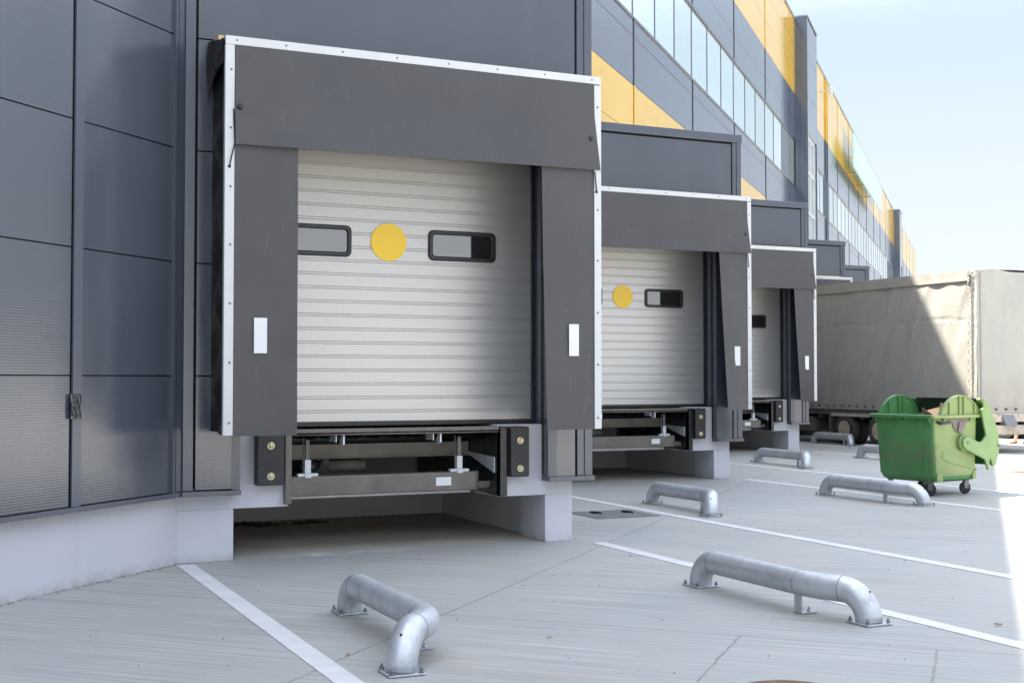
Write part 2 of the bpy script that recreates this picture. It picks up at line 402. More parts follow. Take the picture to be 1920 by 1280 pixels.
# plinth along the facade (interrupted by the docks behind their own bases)
m_ = MB(); m_.box(-9, 9.95, FY+.10, FY+.5, 0, .652); 
for k in range(4):
    o = 8.7186*k; m_.box(15.30+o, 18.43+o, FY+.10, FY+.5, 0, .652)
m_.box(15.30+8.7186*4, 147, FY+.10, FY+.5, 0, .652)
m_.build('plinth', M['plinth'], wh, rz=RZ)
m_ = MB(); m_.box(-9, 9.70, FY-.035, FY+.09, .612, .653)
m_.build('base_flashing', M['trim'], wh, rz=RZ)
# joint trims next to the inner corner of the first dock
m_ = MB()
m_.box(9.44, 9.475, FY-.03, FY-.001, .656, 15.7); m_.box(9.50, 9.63, FY-.020, FY-.001, .656, 15.7)
m_.build('corner_trim', M['trim'], wh, rz=RZ)
# windows of the upper band, one object each
wfr = MB(); W = 5.75/3
wfr.box(0, .028, FY+.02, FY+.12, 9.18, 10.98); wfr.box(W-.028, W, FY+.02, FY+.12, 9.18, 10.98)
wfr.box(.028, W-.028, FY+.022, FY+.12, 9.18, 9.22); wfr.box(.028, W-.028, FY+.022, FY+.12, 10.94, 10.98)
win0 = wfr.build('window', M['trim'], wh, rz=RZ)
wp = MB(); wp.box(.028, W-.028, FY+.032, FY+.045, 9.22, 10.94)
pane0 = wp.build('pane', M['glass'], win0, rz=RZ)
first = True
def window_at(s):
    global first
    off = Vector((s/S2, s/S2, 0))
    if first:
        for ob in (win0,): ob.location = off
        first = False; return
    w_ = win0.copy(); col.objects.link(w_); w_.location = off; w_.parent = wh; w_.matrix_parent_inverse = win0.matrix_parent_inverse.copy()
    p_ = pane0.copy(); col.objects.link(p_); p_.parent = w_; p_.matrix_parent_inverse = pane0.matrix_parent_inverse.copy()
k0 = cols0 + 5.75
for i in range(25):
    s = k0 + W*i
    if s < 50: window_at(s)
base2 = cols0 + 5.75*8
for i in range(-1, 34):
    s = base2 - 0.0 + W*i
    if 51.0 <= s and s < 110.0: window_at(s)
# reposition fix: pane was parented while the window stood at s = 0, so it follows by itself
# projecting stair piers
def pier(s0, s1):
    m_ = MB()
    m_.box(s0, s0+.14, FY-.48, FY-.001, 0.0, 15.82)
    for q in range(4): m_.box(s0-.016, s0-.001, FY-.44+q*.115, FY-.36+q*.115, .7, 15.78)
    m_.box(s1-.14, s1, FY-.48, FY-.001, 0.0, 15.82)
    for z0, z1 in ((11.25, 12.75), (12.765, 14.25), (14.265, 15.72)): m_.box(s0+.14, s1-.14, FY-.478, FY-.05, z0, z1)
    m_.box(s0+.14, s1-.14, FY-.475, FY-.05, 0, 1.0)
    o = m_.build('stair_pier', M['panel'], wh, rz=RZ)
    c = MB(); c.box(s0-.03, s1+.03, FY-.51, FY+.1, 15.822, 15.88); c.build('pier_cap', M['coping'], o, rz=RZ)
    g_ = MB(); g_.box(s0+.14, s1-.14, FY-.30, FY-.28, 1.0, 11.25); g_.build('stair_glass', M['glass'], o, rz=RZ)
    f_ = MB()
    for z in (1.0, 3.0, 5.0, 6.6, 8.2, 9.8, 11.17): f_.box(s0+.14, s1-.14, FY-.40, FY-.302, z, z+.08)
    for x_ in (s0+.14, (s0+s1)/2-.04, s1-.22): f_.box(x_, x_+.08, FY-.41, FY-.303, 1.08, 11.17)
    f_.build('stair_window_frame', M['white_alu'], o, rz=RZ)
pier(50, 53.05); pier(110, 113)

# ------------------------------------------------------------------ dock bays
def build_bay():
    m_ = MB()
    Z1 = 5.62
    # (0) ribbed front walls, in rows with dark joints
    rows = [.66, 1.685, 2.695, 3.71, 4.73, 5.60]
    for z0, z1 in zip(rows, rows[1:]):
        m_.box(2.175, 2.50, 11.505, 11.60, z0+.007, z1-.007)
        m_.box(5.79, 6.00, 11.505, 11.60, z0+.007, z1-.007)
        if z0 > 3.7: m_.box(2.50, 5.79, 11.505, 11.60, max(z0+.007, 4.06), z1-.007)
    m_.box(2.12, 2.575, 11.602, 11.66, .70, Z1, 1); m_.box(5.69, 6.15, 11.602, 11.66, .70, Z1, 1)
    m_.box(2.575, 5.69, 11.602, 11.66, 4.06, Z1, 1)
    # return wall and reveals
    m_.box(6.10, 6.185, 11.66, 15.66, .66, Z1, 2)
    m_.box(2.50, 2.574, 11.50, 11.95, .656, 4.06, 2); m_.box(5.692, 5.79, 11.50, 11.95, .676, 4.06, 2)
    m_.box(2.574, 5.692, 11.50, 11.95, 4.052, 4.10, 2)
    # flat roof
    m_.prism([(2.2, 11.68), (6.09, 11.68), (6.09, 15.5)], 'z', 5.40, 5.45, 3)
    bay = m_.build('dock_bay', [M['ribbed'], M['dark'], M['trim'], M['coping']], wh)
    c = MB(); c.box(2.060, 2.150, 11.490, 11.60, .66, Z1); c.build('corner_trim', M['trim'], bay, bevel=.004)
    c = MB(); c.prism([(6.02, 11.492), (6.085, 11.492), (6.085, 11.500), (6.105, 11.500), (6.105, 11.488), (6.19, 11.488), (6.19, 11.659), (6.02, 11.659)], 'z', .68, Z1)
    c.build('corner_trim', M['trim'], bay)
    c = MB(); c.prism([(2.05, 11.47), (6.20, 11.47), (6.20, 15.66), (6.06, 15.66), (6.06, 11.70), (2.05, 11.70)], 'z', 5.625, 5.76)
    c.build('parapet_cap', M['trim'], bay, bevel=.006)
    c = MB(); c.box(2.05, 2.58, 11.455, 11.64, .612, .655); c.build('base_flashing', M['trim'], bay, bevel=.003)
    c = MB(); c.prism([(5.685, 11.455), (6.20, 11.455), (6.20, 15.6), (6.10, 15.6), (6.10, 11.64), (5.685, 11.64)], 'z', .628, .674); c.build('base_flashing', M['trim'], bay, bevel=.003)
    return bay
bay = build_bay()
def build_base():
    m_ = MB()
    m_.box(2.034, 2.55, 11.65, 14.95, 0, .472); m_.box(2.034, 3.06, 11.65, 12.2, .472, 1.2)
    m_.box(2.10, 3.06, 12.2, 14.95, .545, 1.2)
    m_.box(5.20, 6.04, 11.65, 12.24, .480, 1.2); m_.box(5.73, 6.04, 11.65, 12.24, 0, .480)
    m_.box(5.20, 6.04, 12.24, 14.95, .545, 1.2)
    m_.box(5.83, 6.04, 12.24, 14.95, 0, .545, 1)
    m_.box(5.83, 6.04, 14.95, 15.9, 0, .655)
    m_.box(2.55, 5.83, 14.75, 14.95, 0, .545, 1)
    m_.box(3.06, 5.20, 12.35, 14.95, .470, .545, 1)
    m_.box(3.06, 5.20, 14.0, 14.2, .545, 1.14, 1)
    return m_.build('dock_base', [M['plinth'], M['pitwall']], wh, bevel=.006)
base = build_base()
def build_door():
    zb, zt = 1.25, 4.05
    prof = [(0, zb)]
    k = 0; zg = 1.335
    while zg < zt - .03:
        for q in (0, .022):
            prof += [(0, zg+q-.0035), (.0055, zg+q), (0, zg+q+.0035)]
        zg += .1331
    prof.append((0, zt))
    m_ = MB()
    ra = [(2.60, 11.85+y, z) for y, z in prof]; rb = [(5.67, 11.85+y, z) for y, z in prof]
    m_.rings([ra, rb], 0, False, (False, False), closed=False)
    m_.box(2.60, 5.67, 11.87, 11.90, zb, zt)
    d = m_.build('dock_door', M['door'], wh)
    s = MB(); s.box(2.60, 5.67, 11.842, 11.865, 1.205, 1.248); s.build('bottom_seal', M['frame_black'], d)
    s = MB()
    for x0 in (2.578, 5.665): s.box(x0, x0+.022, 11.80, 11.90, 1.205, 4.05)
    s.build('guide_rail', M['dark'], d)
    def rr(cx, cz, w, h, r, n=6):
        pts = []
        for (sx, sz, a0) in ((1, 1, 0), (-1, 1, 90), (-1, -1, 180), (1, -1, 270)):
            for i in range(n+1):
                a = R(a0 + 90*i/n); pts.append((cx + sx*(w/2-r) + r*math.cos(a), cz + sz*(h/2-r) + r*math.sin(a)))
        return pts
    for cx in (3.355, 4.893):
        f_ = MB(); O = rr(cx, 2.997, .735, .305, .055); I = rr(cx, 2.997, .645, .215, .03)
        O2 = rr(cx, 2.997, .715, .285, .05); I2 = rr(cx, 2.997, .665, .235, .035)
        f_.rings([[(x, y, z) for x, z in P] for P, y in ((O, 11.8495), (O, 11.832), (O2, 11.822), (I2, 11.822), (I, 11.832), (I, 11.8495))], 0, False, (False, False))
        fo = f_.build('door_window', M['frame_black'], d)
        p_ = MB(); p_.prism(rr(cx, 2.997, .65, .22, .03), 'y', 11.838, 11.843); p_.build('pane', M['pane'], fo)
    y_ = MB(); y_.cyl((4.107, 11.846, 3.006), 'y', .185, -.006, .002, 56); y_.build('yellow_disc', M['disc'], d)
    return d
door = build_door()
for k in range(1, 5):
    for ob in (bay, base, door): copy_tree(ob, wh, (STEP*k, STEP*k, 0))

# ------------------------------------------------------------------ dock shelters
def build_shelter():
    r = empty('dock_shelter', (4.15, 11.22, 1.165))
    F0, F1 = 10.942, 10.972
    def strip(fn, spots):
        m_ = MB(); fn(m_); o = m_.build('frame_strip', M['white_alu'], r, bevel=.003)
        s = MB()
        for x, z in spots: s.lathe((x, F0, z), 'y', [(.011, .0), (.011, -.003), (.006, -.006), (.001, -.006)], 10)
        s.build('screws', M['bolt'], o)
    strip(lambda m_: (m_.box(2.300, 2.383, F0, F1, 1.172, 4.560), m_.box(2.300, 2.306, F1, F1+.03, 1.172, 4.56)), [(2.352-.002*0, z) for z in (4.343, 3.835, 3.324, 2.82, 2.31, 1.80, 1.28)])
    strip(lambda m_: (m_.box(5.925, 6.002, F0, F1, 1.172, 4.552), m_.box(5.996, 6.002, F1, F1+.03, 1.172, 4.552)), [(5.962, z) for z in (4.335, 3.83, 3.32, 2.82, 2.31, 1.80, 1.28)])
    strip(lambda m_: m_.box(2.300, 6.002, F0-.003, F1, 4.562, 4.637), [(x, 4.602) for x in (2.401, 2.835, 3.354, 3.87, 4.38, 4.88, 5.38, 5.90)])
    w = lambda x, z, k: .006*noise.noise(Vector((x*1.3+k, z*1.1, k)))
    h = MB()
    def hc(u, v):
        z = 4.561 - v*.862
        x0 = 2.386; x1 = 5.922 + .055*max(0, v-.35)/.65
        x = x0 + (x1-x0)*u
        return (x, F0 - .004 - .028*v*v - w(x, z, 3) - .010*math.sin(u*3.14)*v, z + (.018*(u-.5))*v)
    h.grid(hc, 40, 14)
    hd = h.build('head_curtain', M['curtain'], r, solid=.005)
    hl = MB(); hl.grid(lambda u, v: (2.40 + 3.50*u, F0 + .030 - .02*v, 4.55 - .80*v), 4, 3); hl.build('head_lining', M['tan'], r, solid=.004)
    for side, fn in (('l', lambda u, v: (2.384 + (2.949-2.384)*u, F0 + .012 - .012*u*v - w(u, v*3, 1), 4.555 - v*3.39)),
                     ('r', lambda u, v: (5.926 - u*(.583 - .040*v), F0 + .012 - .055*u*v*v - w(u, v*3, 2), 4.555 - v*(3.386)))):
        m_ = MB(); m_.grid(fn, 10, 40)
        o = m_.build('side_curtain', M['curtain'], r, solid=.005)
        x = (2.562, 2.676) if side == 'l' else (5.632, 5.738)
        s = MB(); yy = F0 - .004 if side == 'l' else F0 - .020
        s.box(x[0], x[1], yy-.004, yy+.004, 1.882, 2.190); s.build('reflective_strip', M['white'], o)
    for x0, sg in ((2.306, -1), (5.992, 1)):
        m_ = MB()
        def cov(u, v):
            z = 1.172 + v*3.44; y = F1 + .004 + u*(11.50-F1-.004)
            b_ = math.sin(u*math.pi)
            k = .030*math.sin(z*9 + u*4 + 2*noise.noise(Vector((z, u*2, 5)))) + .028*noise.noise(Vector((u*3, z*3.2, 1.7)))
            return (x0 - sg*(.030 + k)*b_, y, z + .02*u)
        m_.grid(cov, 14, 110)
        m_.build('side_cover', M['fabric'], r, solid=.003)
    m_ = MB(); m_.grid(lambda u, v: (2.312 + 3.676*u, F1+.002 + v*(11.50-F1-.004), 4.618 + .10*v - .02*math.sin(v*3.1)*math.sin(u*14)**2), 40, 6)
    m_.build('top_cover', M['tan'], r, solid=.004)
    for x in (2.425, 5.880):
        m_ = MB(); m_.lathe((x, F0-.012, 4.018), 'y', [(.026, .0), (.026, -.012), (.016, -.016), (.012, -.024), (.002, -.024)], 16); m_.build('button', M['frame_black'], r)
    for pts in ([(2.372, F0-.006, 4.0), (2.384, F0-.010, 3.70), (2.360, F0-.010, 3.60), (2.340, F0-.006, 3.497)], [(5.925, F0-.012, 3.69), (5.935, F0-.012, 3.60), (5.948, F0-.006, 3.497)]):
        m_ = MB(); m_.tube(pts, .0055, 8); e = pts[-1]
        m_.lathe((e[0], F0, e[2]), 'y', [(.014, .0), (.014, -.006), (.006, -.010), (.001, -.010)], 12); m_.build('cord', M['cord'], r)
    return r
GS = 'dock shelters along the facade'
sh0 = build_shelter()
def swung_curtain(o):
    # the inner edge of the right curtain hangs further back on the other docks
    me = o.data.copy(); o.data = me
    for v in me.vertices:
        v_ = (4.555 - v.co.z)/3.39; u_ = min(1, max(0, (5.926 - v.co.x)/.583))
        v.co.x += .055*u_*v_; v.co.y -= .11*u_*v_
    for c in children(o): c.location.y -= .03; c.location.x += .0
SL = ['largest dock shelter, charcoal curtains in white frame with a torn flap at top corner',
      'charcoal curtained dock shelter second along the row, just right of the largest one',
      'charcoal curtained dock shelter third along the row, directly left of the tarpaulin trailer',
      'dock shelter mostly hidden behind the tarpaulin trailer, only its top edge showing']
for k in range(4):
    o = sh0 if k == 0 else copy_tree(sh0, None, (STEP*k, STEP*k, 0))
    tag(o, SL[k], 'dock shelter', GS)
    if k:
        for c in children(o):
            if c.name.startswith('side_curtain') and max(v.co.x for v in c.data.vertices) > 5: swung_curtain(c)
m_ = MB()
for q, (a, b_, c_, d_) in enumerate((((2.262, 11.49, 4.70), (2.296, 10.99, 4.62), (2.276, 10.985, 4.42), (2.255, 11.49, 4.16)), ((2.290, 11.10, 4.63), (2.292, 10.98, 4.63), (2.29, 10.985, 4.40), (2.26, 11.13, 4.36)))):
    def fl(u, v):
        p = Vector(a).lerp(Vector(b_), u).lerp(Vector(d_).lerp(Vector(c_), u), v)
        p.x -= .012*math.sin(u*7+v*5+q) + .01*v; p.z += .012*math.sin(u*11) * v
        return p
    m_.grid(fl, 8, 8)
m_.build('torn_flap', M['fabric'], sh0, solid=.003)
m_ = MB(); m_.box(2.292, 2.34, 11.20, 11.48, 4.66, 4.70); m_.build('timber_batten', M['tan'], sh0)

# ------------------------------------------------------------------ levellers
def build_leveller():
    r = empty('dock_leveller', (4.13, 11.7, .555))
    m_ = MB(); m_.box(3.085, 5.185, 11.60, 13.95, 1.150, 1.182)
    for i in range(9): m_.prism([(11.70, 1.149), (13.9, 1.149), (13.9, 1.02), (12.2, 1.06)], 'x', 3.22+i*.225, 3.235+i*.225)
    m_.box(3.085, 5.185, 12.9, 12.92, .9, 1.149)
    pl = m_.build('platform', M['black'], r, bevel=.003)
    m_ = MB(); m_.box(3.07, 5.18, 11.575, 11.598, 1.155, 1.190); m_.tube([(3.07, 11.58, 1.135), (5.18, 11.58, 1.135)], .008, 8); m_.build('lip', M['beam'], r)
    for x in (3.575, 4.56):
        m_ = MB(); m_.prism([(11.60, 1.130), (11.66, 1.130), (11.72, 1.05), (11.66, 1.02), (11.60, 1.04)], 'x', x, x+.014)
        m_.prism([(11.61, 1.130), (11.80, 1.130), (11.82, 1.06), (11.61, 1.06)], 'x', x-.07, x-.062); m_.build('lip_bracket', M['zinc'], r)
    m_ = MB(); m_.box(3.078, 4.96, 11.70, 11.86, .553, .738); m_.cyl((4.96, 11.78, 0), 'z', .08, .553, .738, 20)
    m_.box(4.97, 5.19, 11.80, 11.84, .56, .63)
    fb = m_.build('front_beam', M['beam'], r, bevel=.012)
    m_ = MB(); m_.box(4.555, 4.715, 11.694, 11.699, .608, .690); m_.build('label_plate', M['white'], fb)
    m_ = MB(); m_.box(3.078, 5.18, 12.36, 12.48, .862, 1.006); m_.box(3.078, 5.18, 12.33, 12.36, .860, .872); m_.build('cross_beam', M['cross'], r, bevel=.004)
    for xa, xb in ((5.186, 5.199), (3.061, 3.074)):
        m_ = MB(); m_.box(xa, xb, 11.66, 13.9, .50, 1.148); m_.build('side_plate', M['black'], r)
    m_ = MB(); m_.prism([(11.68, .72), (12.40, .885), (12.40, .905), (11.68, .875)], 'x', 5.170, 5.184); m_.build('side_gusset', M['zinc'], r)
    for x0, x1, z0, e in ((3.012, 3.073, .50, 0), (5.190, 5.272, .490, 1)):
        m_ = MB(); m_.box(x0, x1, 11.575, 11.649, z0, 1.185)
        if e: m_.box(x0, x0+.012, 11.56, 11.9, z0, 1.185)
        m_.build('corner_post', M['beam'] if not e else M['black'], r, bevel=.004)
    for x in (3.265, 4.815):
        m_ = MB(); m_.box(x-.018, x+.018, 11.725, 11.755, .88, 1.085)
        m_.cyl((x-.03, 11.77, 0), 'z', .008, .74, 1.10, 8)
        o = m_.build('support_leg', M['beam'], r, bevel=.003)
        m_ = MB(); m_.box(x-.030, x+.030, 11.712, 11.768, .768, .895); m_.box(x-.100, x+.100, 11.708, 11.772, .7385, .767); m_.box(x-.03, x+.03, 11.695, 11.7075, .725, .760)
        m_.build('leg_foot', M['white_alu'], o, bevel=.004)
    m_ = MB(); m_.cyl((0, 12.62, .775), 'x', .055, 3.72, 4.12, 18, 0); m_.box(3.60, 3.72, 12.56, 12.68, .70, .84, 2)
    m_.lathe((3.44, 12.62, .76), 'x', [(.02, 0), (.07, .02), (.085, .08), (.07, .15), (.02, .16)], 18, 1)
    for i in range(4): m_.box(3.48+.06*i, 3.515+.06*i, 12.57, 12.60, .845, .885, 1)
    for i in range(5):
        z = .70+.03*i
        m_.tube([(3.30+.04*i, 12.5, z), (3.42+.05*i, 12.44, z-.05+.03*math.sin(i*2)), (3.55+.02*i, 12.46, z+.05), (3.62, 12.55, z+.06)], .011, 8, 2)
    m_.tube([(3.65, 12.58, .84), (3.66, 12.5, .92), (3.62, 12.45, .95), (3.5, 12.46, .90)], .011, 8, 2)
    m_.build('pump_motor', [M['cross'], M['zinc'], M['frame_black']], r)
    return r
lv0 = build_leveller()
LL = ['black dock leveller under the nearest shelter, pump motor and hoses visible below its deck', 'black dock leveller under the second shelter of the row, partly behind a white strip',
      'black dock leveller under the third shelter, the smallest one in view']
for k in range(3):
    o = lv0 if k == 0 else copy_tree(lv0, None, (STEP*k, STEP*k, 0))
    tag(o, LL[k], 'dock leveller', 'dock levellers')
def build_bumper(x0, x1):
    r = empty('dock_bumper', ((x0+x1)/2, 11.58, .682))
    m_ = MB(); m_.box(x0, x1, 11.515, 11.648, .682, 1.182); bk = m_.build('rubber_block', M['rubber'], r, bevel=.012)
    for z in (.765, 1.045):
        m_ = MB(); xc = (x0+x1)/2 + .0
        m_.lathe((xc, 11.5145, z), 'y', [(.036, -.001), (.036, -.006), (.024, -.006), (.022, -.003), (.014, -.003), (.014, -.014), (.002, -.014)], 18)
        m_.build('bolt', M['brass'], r)
    return r
bl, brr = build_bumper(2.735, 2.985), build_bumper(5.285, 5.490)
BL = [('rubber bumper on the left of the nearest dock leveller, beside grey wall cladding', 'rubber bumper on the right of the nearest dock leveller, scuffed pale'),
      (None, 'black rubber bumper at the right side of the second dock leveller'),
      (None, 'small black rubber bumper beside the third dock leveller, nearest the trailer')]
for k in range(3):
    for j, src in enumerate((bl, brr)):
        if BL[k][j] is None: continue
        o = src if k == 0 else copy_tree(src, None, (STEP*k, STEP*k, 0))
        tag(o, BL[k][j], 'dock bumper', 'rubber dock bumpers')

# ------------------------------------------------------------------ wheel guide pipes
def build_guide(ang, dx, half=.955):
    """straight bar along local y, far elbow at +y, near end turned outwards by ang and bent down"""
    r = empty('wheel_guide', (0, 0, 0))
    rad = .090; RR = .195; zc = .213; far_y = half
    sg_ = 1 if dx > 0 else -1
    dist = abs(dx)/math.sin(ang)
    near = Vector((dx, -half, 0)); dr = Vector((sg_*math.sin(ang), -math.cos(ang), 0))
    M0 = near - dr*dist                      # mitre point on the bar axis (x = 0)
    path = []
    for i in range(9):
        a = R(90*i/8); path.append(Vector((0, far_y - RR + RR*math.cos(a), .012 + (zc-.012)*math.sin(a))))
    w1 = M0.y + .11
    y0 = path[-1].y
    for i in range(1, 7): path.append(Vector((0, y0 + (w1-y0)*i/6, zc)))
    for i in range(1, 7):                    # gentle bend
        q = i/6; P0 = Vector((0, w1, zc)); P1 = Vector((0, M0.y, zc)); P2 = Vector((M0.x, M0.y, zc)) + dr*.11
        path.append(P0*(1-q)**2 + P1*2*q*(1-q) + P2*q*q)
    st = near - dr*RR
    path.append(Vector((st.x, st.y, zc)))
    w2p, w2d = Vector((st.x, st.y, zc)), dr
    for i in range(1, 10):
        a = R(90*i/9); h = near - dr*RR + dr*RR*math.sin(a); path.append(Vector((h.x, h.y, .012 + (zc-.012)*math.cos(a))))
    bd = MB(); bd.tube(path, rad, 36)
    pb = bd.build('pipe', M['galv'], r)
    bd2 = MB()
    def bead(c, d):
        u = Vector((0, 0, 1)); w = d.cross(u).normalized(); n = 32; rr = []
        for t_, q in ((-.004, rad-.001), (-.002, rad+.0018), (.002, rad+.0018), (.004, rad-.001)):
            rr.append([c + d*t_ + (u*math.cos(k*2*math.pi/n) + w*math.sin(k*2*math.pi/n))*q for k in range(n)])
        bd2.rings(rr, 0, True, (False, False))
    bead(Vector((0, y0, zc)), Vector((0, 1, 0))); bead(Vector((0, w1, zc)), Vector((0, 1, 0))); bead(w2p, w2d)
    bd2.build('weld_seam', M['bolt'], pb)
    c = near - dr*RR + dr*(RR*.72 + rad*.70); 
    h = MB(); h.M = Matrix.Translation((c.x, c.y, .013+(zc-.012)*.70+rad*.70)) @ dr.to_track_quat('Y', 'Z').to_matrix().to_4x4() @ Matrix.Rotation(R(45), 4, 'X')
    h.cyl((0, 0, 0), 'y', .008, -.012, .003, 10); h.build('vent_hole', M['dark'], pb)
    for (x, y) in ((0, far_y), (near.x, near.y)):
        m_ = MB(); m_.box(x-.108, x+.108, y-.108, y+.108, .004, .014); bp = m_.build('base_plate', M['galv'], r, bevel=.002)
        for (sx, sy) in ((1, 1), (-1, 1), (1, -1), (-1, -1)):
            b_ = MB(); b_.cyl((x+sx*.088, y+sy*.088, 0), 'z', .015, .014, .026, 6); b_.cyl((x+sx*.088, y+sy*.088, 0), 'z', .008, .026, .045, 10)
            b_.build('bolt', M['bolt'], bp)
    m_ = MB(); yb = -.40
    m_.box(-.042, -.034, yb-.04, yb+.04, .004, .150)
    m_.box(-.034, .10, yb-.04, yb+.04, .004, .012); m_.cyl((.055, yb, 0), 'z', .015, .012, .026, 6); m_.cyl((.055, yb, 0), 'z', .008, .026, .045, 10)
    m_.build('support_bracket', M['galv'], r)
    return r
ga = build_guide(R(40), -.295); gb = build_guide(R(22), .165, .905); gc = build_guide(R(34), -.215, .86)
GL = ['galvanised pipe wheel guide nearest the bottom edge, right beside the near white line', 'long galvanised wheel guide with flat bracket lying before the nearest right hand white line',
      'galvanised wheel guide just right of the dark ground hatch', 'galvanised wheel guide lying directly in front of the green bin',
      'small galvanised wheel guide below the third shelter, left of the bin', 'galvanised wheel guide half hidden behind the green bin',
      'farthest galvanised wheel guide, in front of the trailer wheels']
spots = [(0, 2.735, 7.75), (1, 5.645, 7.745), (2, 8.83, 13.83), (1, 11.74, 13.83), (0, 15.12, 20.13), (1, 17.95, 20.45), (2, 21.12, 26.1)]
seen_ = set()
for i, (ty, x, y) in enumerate(spots):
    src = (ga, gb, gc)[ty]
    if ty in seen_: o = copy_tree(src)
    else: o = src; seen_.add(ty)
    o.location = (x, y, 0)
    tag(o, GL[i], 'wheel guide', 'galvanised wheel guides')

# ------------------------------------------------------------------ covers in the ground
m_ = MB(); m_.box(7.23, 8.10, 13.27, 14.08, .001, .007)
hb = m_.build('ground_hatch', M['hatch']); tag(hb, 'dark square steel hatch with two handles set in the concrete', 'hatch')
for x, y in ((7.50, 13.82), (7.90, 13.74)):
    m_ = MB(); m_.tube([(x-.03, y+.10, .008), (x-.03, y+.08, .022), (x+.02, y-.08, .022), (x+.02, y-.10, .008)], .010, 8); m_.box(x-.06, x+.05, y-.02, y+.02, .0075, .016)
    m_.build('handle', M['frame_black'], hb)
for (x, y, r_, lb) in ((4.135, 5.475, .30, 'rusty round manhole cover cut off by the bottom edge'), (17.80, 16.80, .33, 'brown round manhole cover in the sunlit strip right of the bin')):
    m_ = MB(); m_.lathe((x, y, 0), 'z', [(r_, .001), (r_, .008), (r_-.03, .009), (r_-.035, .005), (r_-.045, .005), (r_-.05, .009), (.01, .009)], 40)
    for i in range(-3, 4):
        for j in range(-3, 4):
            if i*i + j*j <= 9: m_.box(x+i*.065-.02, x+i*.065+.02, y+j*.065-.02, y+j*.065+.02, .009, .013)
    tag(m_.build('manhole_cover', M['rust']), lb, 'manhole cover', 'manhole covers')
# tape on the joint strip of the left wall
m_ = MB(); 
m_.grid(lambda u, v: (8.10 + .125*u, FY-.024-.003*noise.noise(Vector((u*5, v*6, 2)))-.003*abs(math.sin(u*9+v*4)), 1.345 + .195*v), 8, 10, 0, False)
tp = m_.build('tape_patch', pm('crinkled_tape', (.028, .03, .034), .16, .1, var=.6, vs=25), rz=RZ, solid=.002); tag(tp, 'crinkled shiny tape patch stuck over the joint strip of the left wall', 'tape')

# ------------------------------------------------------------------ sign board and lamps on the facade
sg = MB(); sg.box(68.4, 88.0, 6.14, 6.22, 12.88, 14.62); so = sg.build('sign_board', M['sign'], rz=RZ)
tag(so, 'pale mint sign board mounted high on the far facade', 'sign')
sg = MB()
for i in range(8):
    s = 69.2 + i*2.5
    if i % 2 == 0: sg.box(s-.04, s+.04, 6.22, FY-.005, 13.4, 13.46)
sg.box(68.6, 87.8, 6.222, 6.30, 13.36, 13.44)
sg.build('mounting_rail', M['yellow'], so, rz=RZ)
for s, lb in ((58.9, 'small flood lamp near the roof edge just past the first stair pier'), (116.5, 'tiny flood lamp near the roof edge at the far end of the facade')):
    m_ = MB(); m_.box(s-.15, s+.15, 6.22, 6.36, 14.62, 14.98); m_.box(s-.04, s+.04, 6.36, FY-.002, 14.78, 14.84)
    tag(m_.build('flood_lamp', M['white_alu'], rz=RZ, bevel=.03), lb, 'lamp', 'facade flood lamps')

# ------------------------------------------------------------------ trailer
TX0, TX1, TY0, TY1 = 21.30, 23.80, 21.40, 29.05
tr = empty('tarpaulin_trailer', ((TX0+TX1)/2, 25.2, 0))
tag(tr, 'big truck trailer under a beige tarpaulin backed up to the fourth dock', 'trailer')
m_ = MB()
ZB, ZT = .90, 4.10
def wr(a, z, sd):
    v = .030*noise.noise(Vector((a*1.1 + .55*z + sd, z*.5, sd))) + .022*noise.noise(Vector((a*3.1 + 1.6*z, z*.8, sd+4)))
    d = abs(((a + .42*(z-2.2) + .25*noise.noise(Vector((a*.7, z*.7, sd)))) % 1.15) - .575)
    v += .022*max(0, 1 - d/.10) * (.5 + .5*noise.noise(Vector((a*.6, z*.9, sd+9))))
    v += -.018*max(0, 1 - abs(z-3.02-.04*math.sin(a*2))/.03)
    e = min(1, (z-ZB)/.25, 1)
    return .75 * v * (.35+.65*e) * min(1, (4.02-z)/.12+.15 if z < 4.02 else .15)
def side(u, v):
    y = TY0 + u*(TY1-TY0); z = ZB + v*(ZT-ZB)
    return (TX0 - wr(y, z, 1.3) - .02*math.sin(v*math.pi), y, z)
m_.grid(side, 150, 70)
m_.grid(lambda u, v: (TX1 + wr(TY0+u*(TY1-TY0), ZB+v*(ZT-ZB), 7.3), TY0 + u*(TY1-TY0), ZB + v*(ZT-ZB)), 60, 30)
def end(u, v):
    x = TX0 + u*(TX1-TX0); z = ZB + v*(ZT-ZB + .05*min(1, max(0, 1-abs(u-.2)/.2)) )
    ed = min(1, u/.06, (1-u)/.06)
    return (x, TY0 - (wr(x+3, z, 5.1)*.7 + .012)*ed, z)
m_.grid(end, 50, 60)
m_.grid(lambda u, v: (TX0 + u*(TX1-TX0), TY1, ZB + v*(ZT-ZB)), 4, 4)
def roof(u, v):
    x = TX0 + u*(TX1-TX0); y = TY0 + v*(TY1-TY0)
    return (x, y, ZT + .05*math.sin(u*math.pi) - .03*abs(math.sin(v*math.pi*5))*math.sin(u*math.pi))
m_.grid(roof, 20, 60)
bmesh.ops.remove_doubles(m_.bm, verts=m_.bm.verts, dist=.002)
m_.build('tarpaulin', M['tarp'], tr)
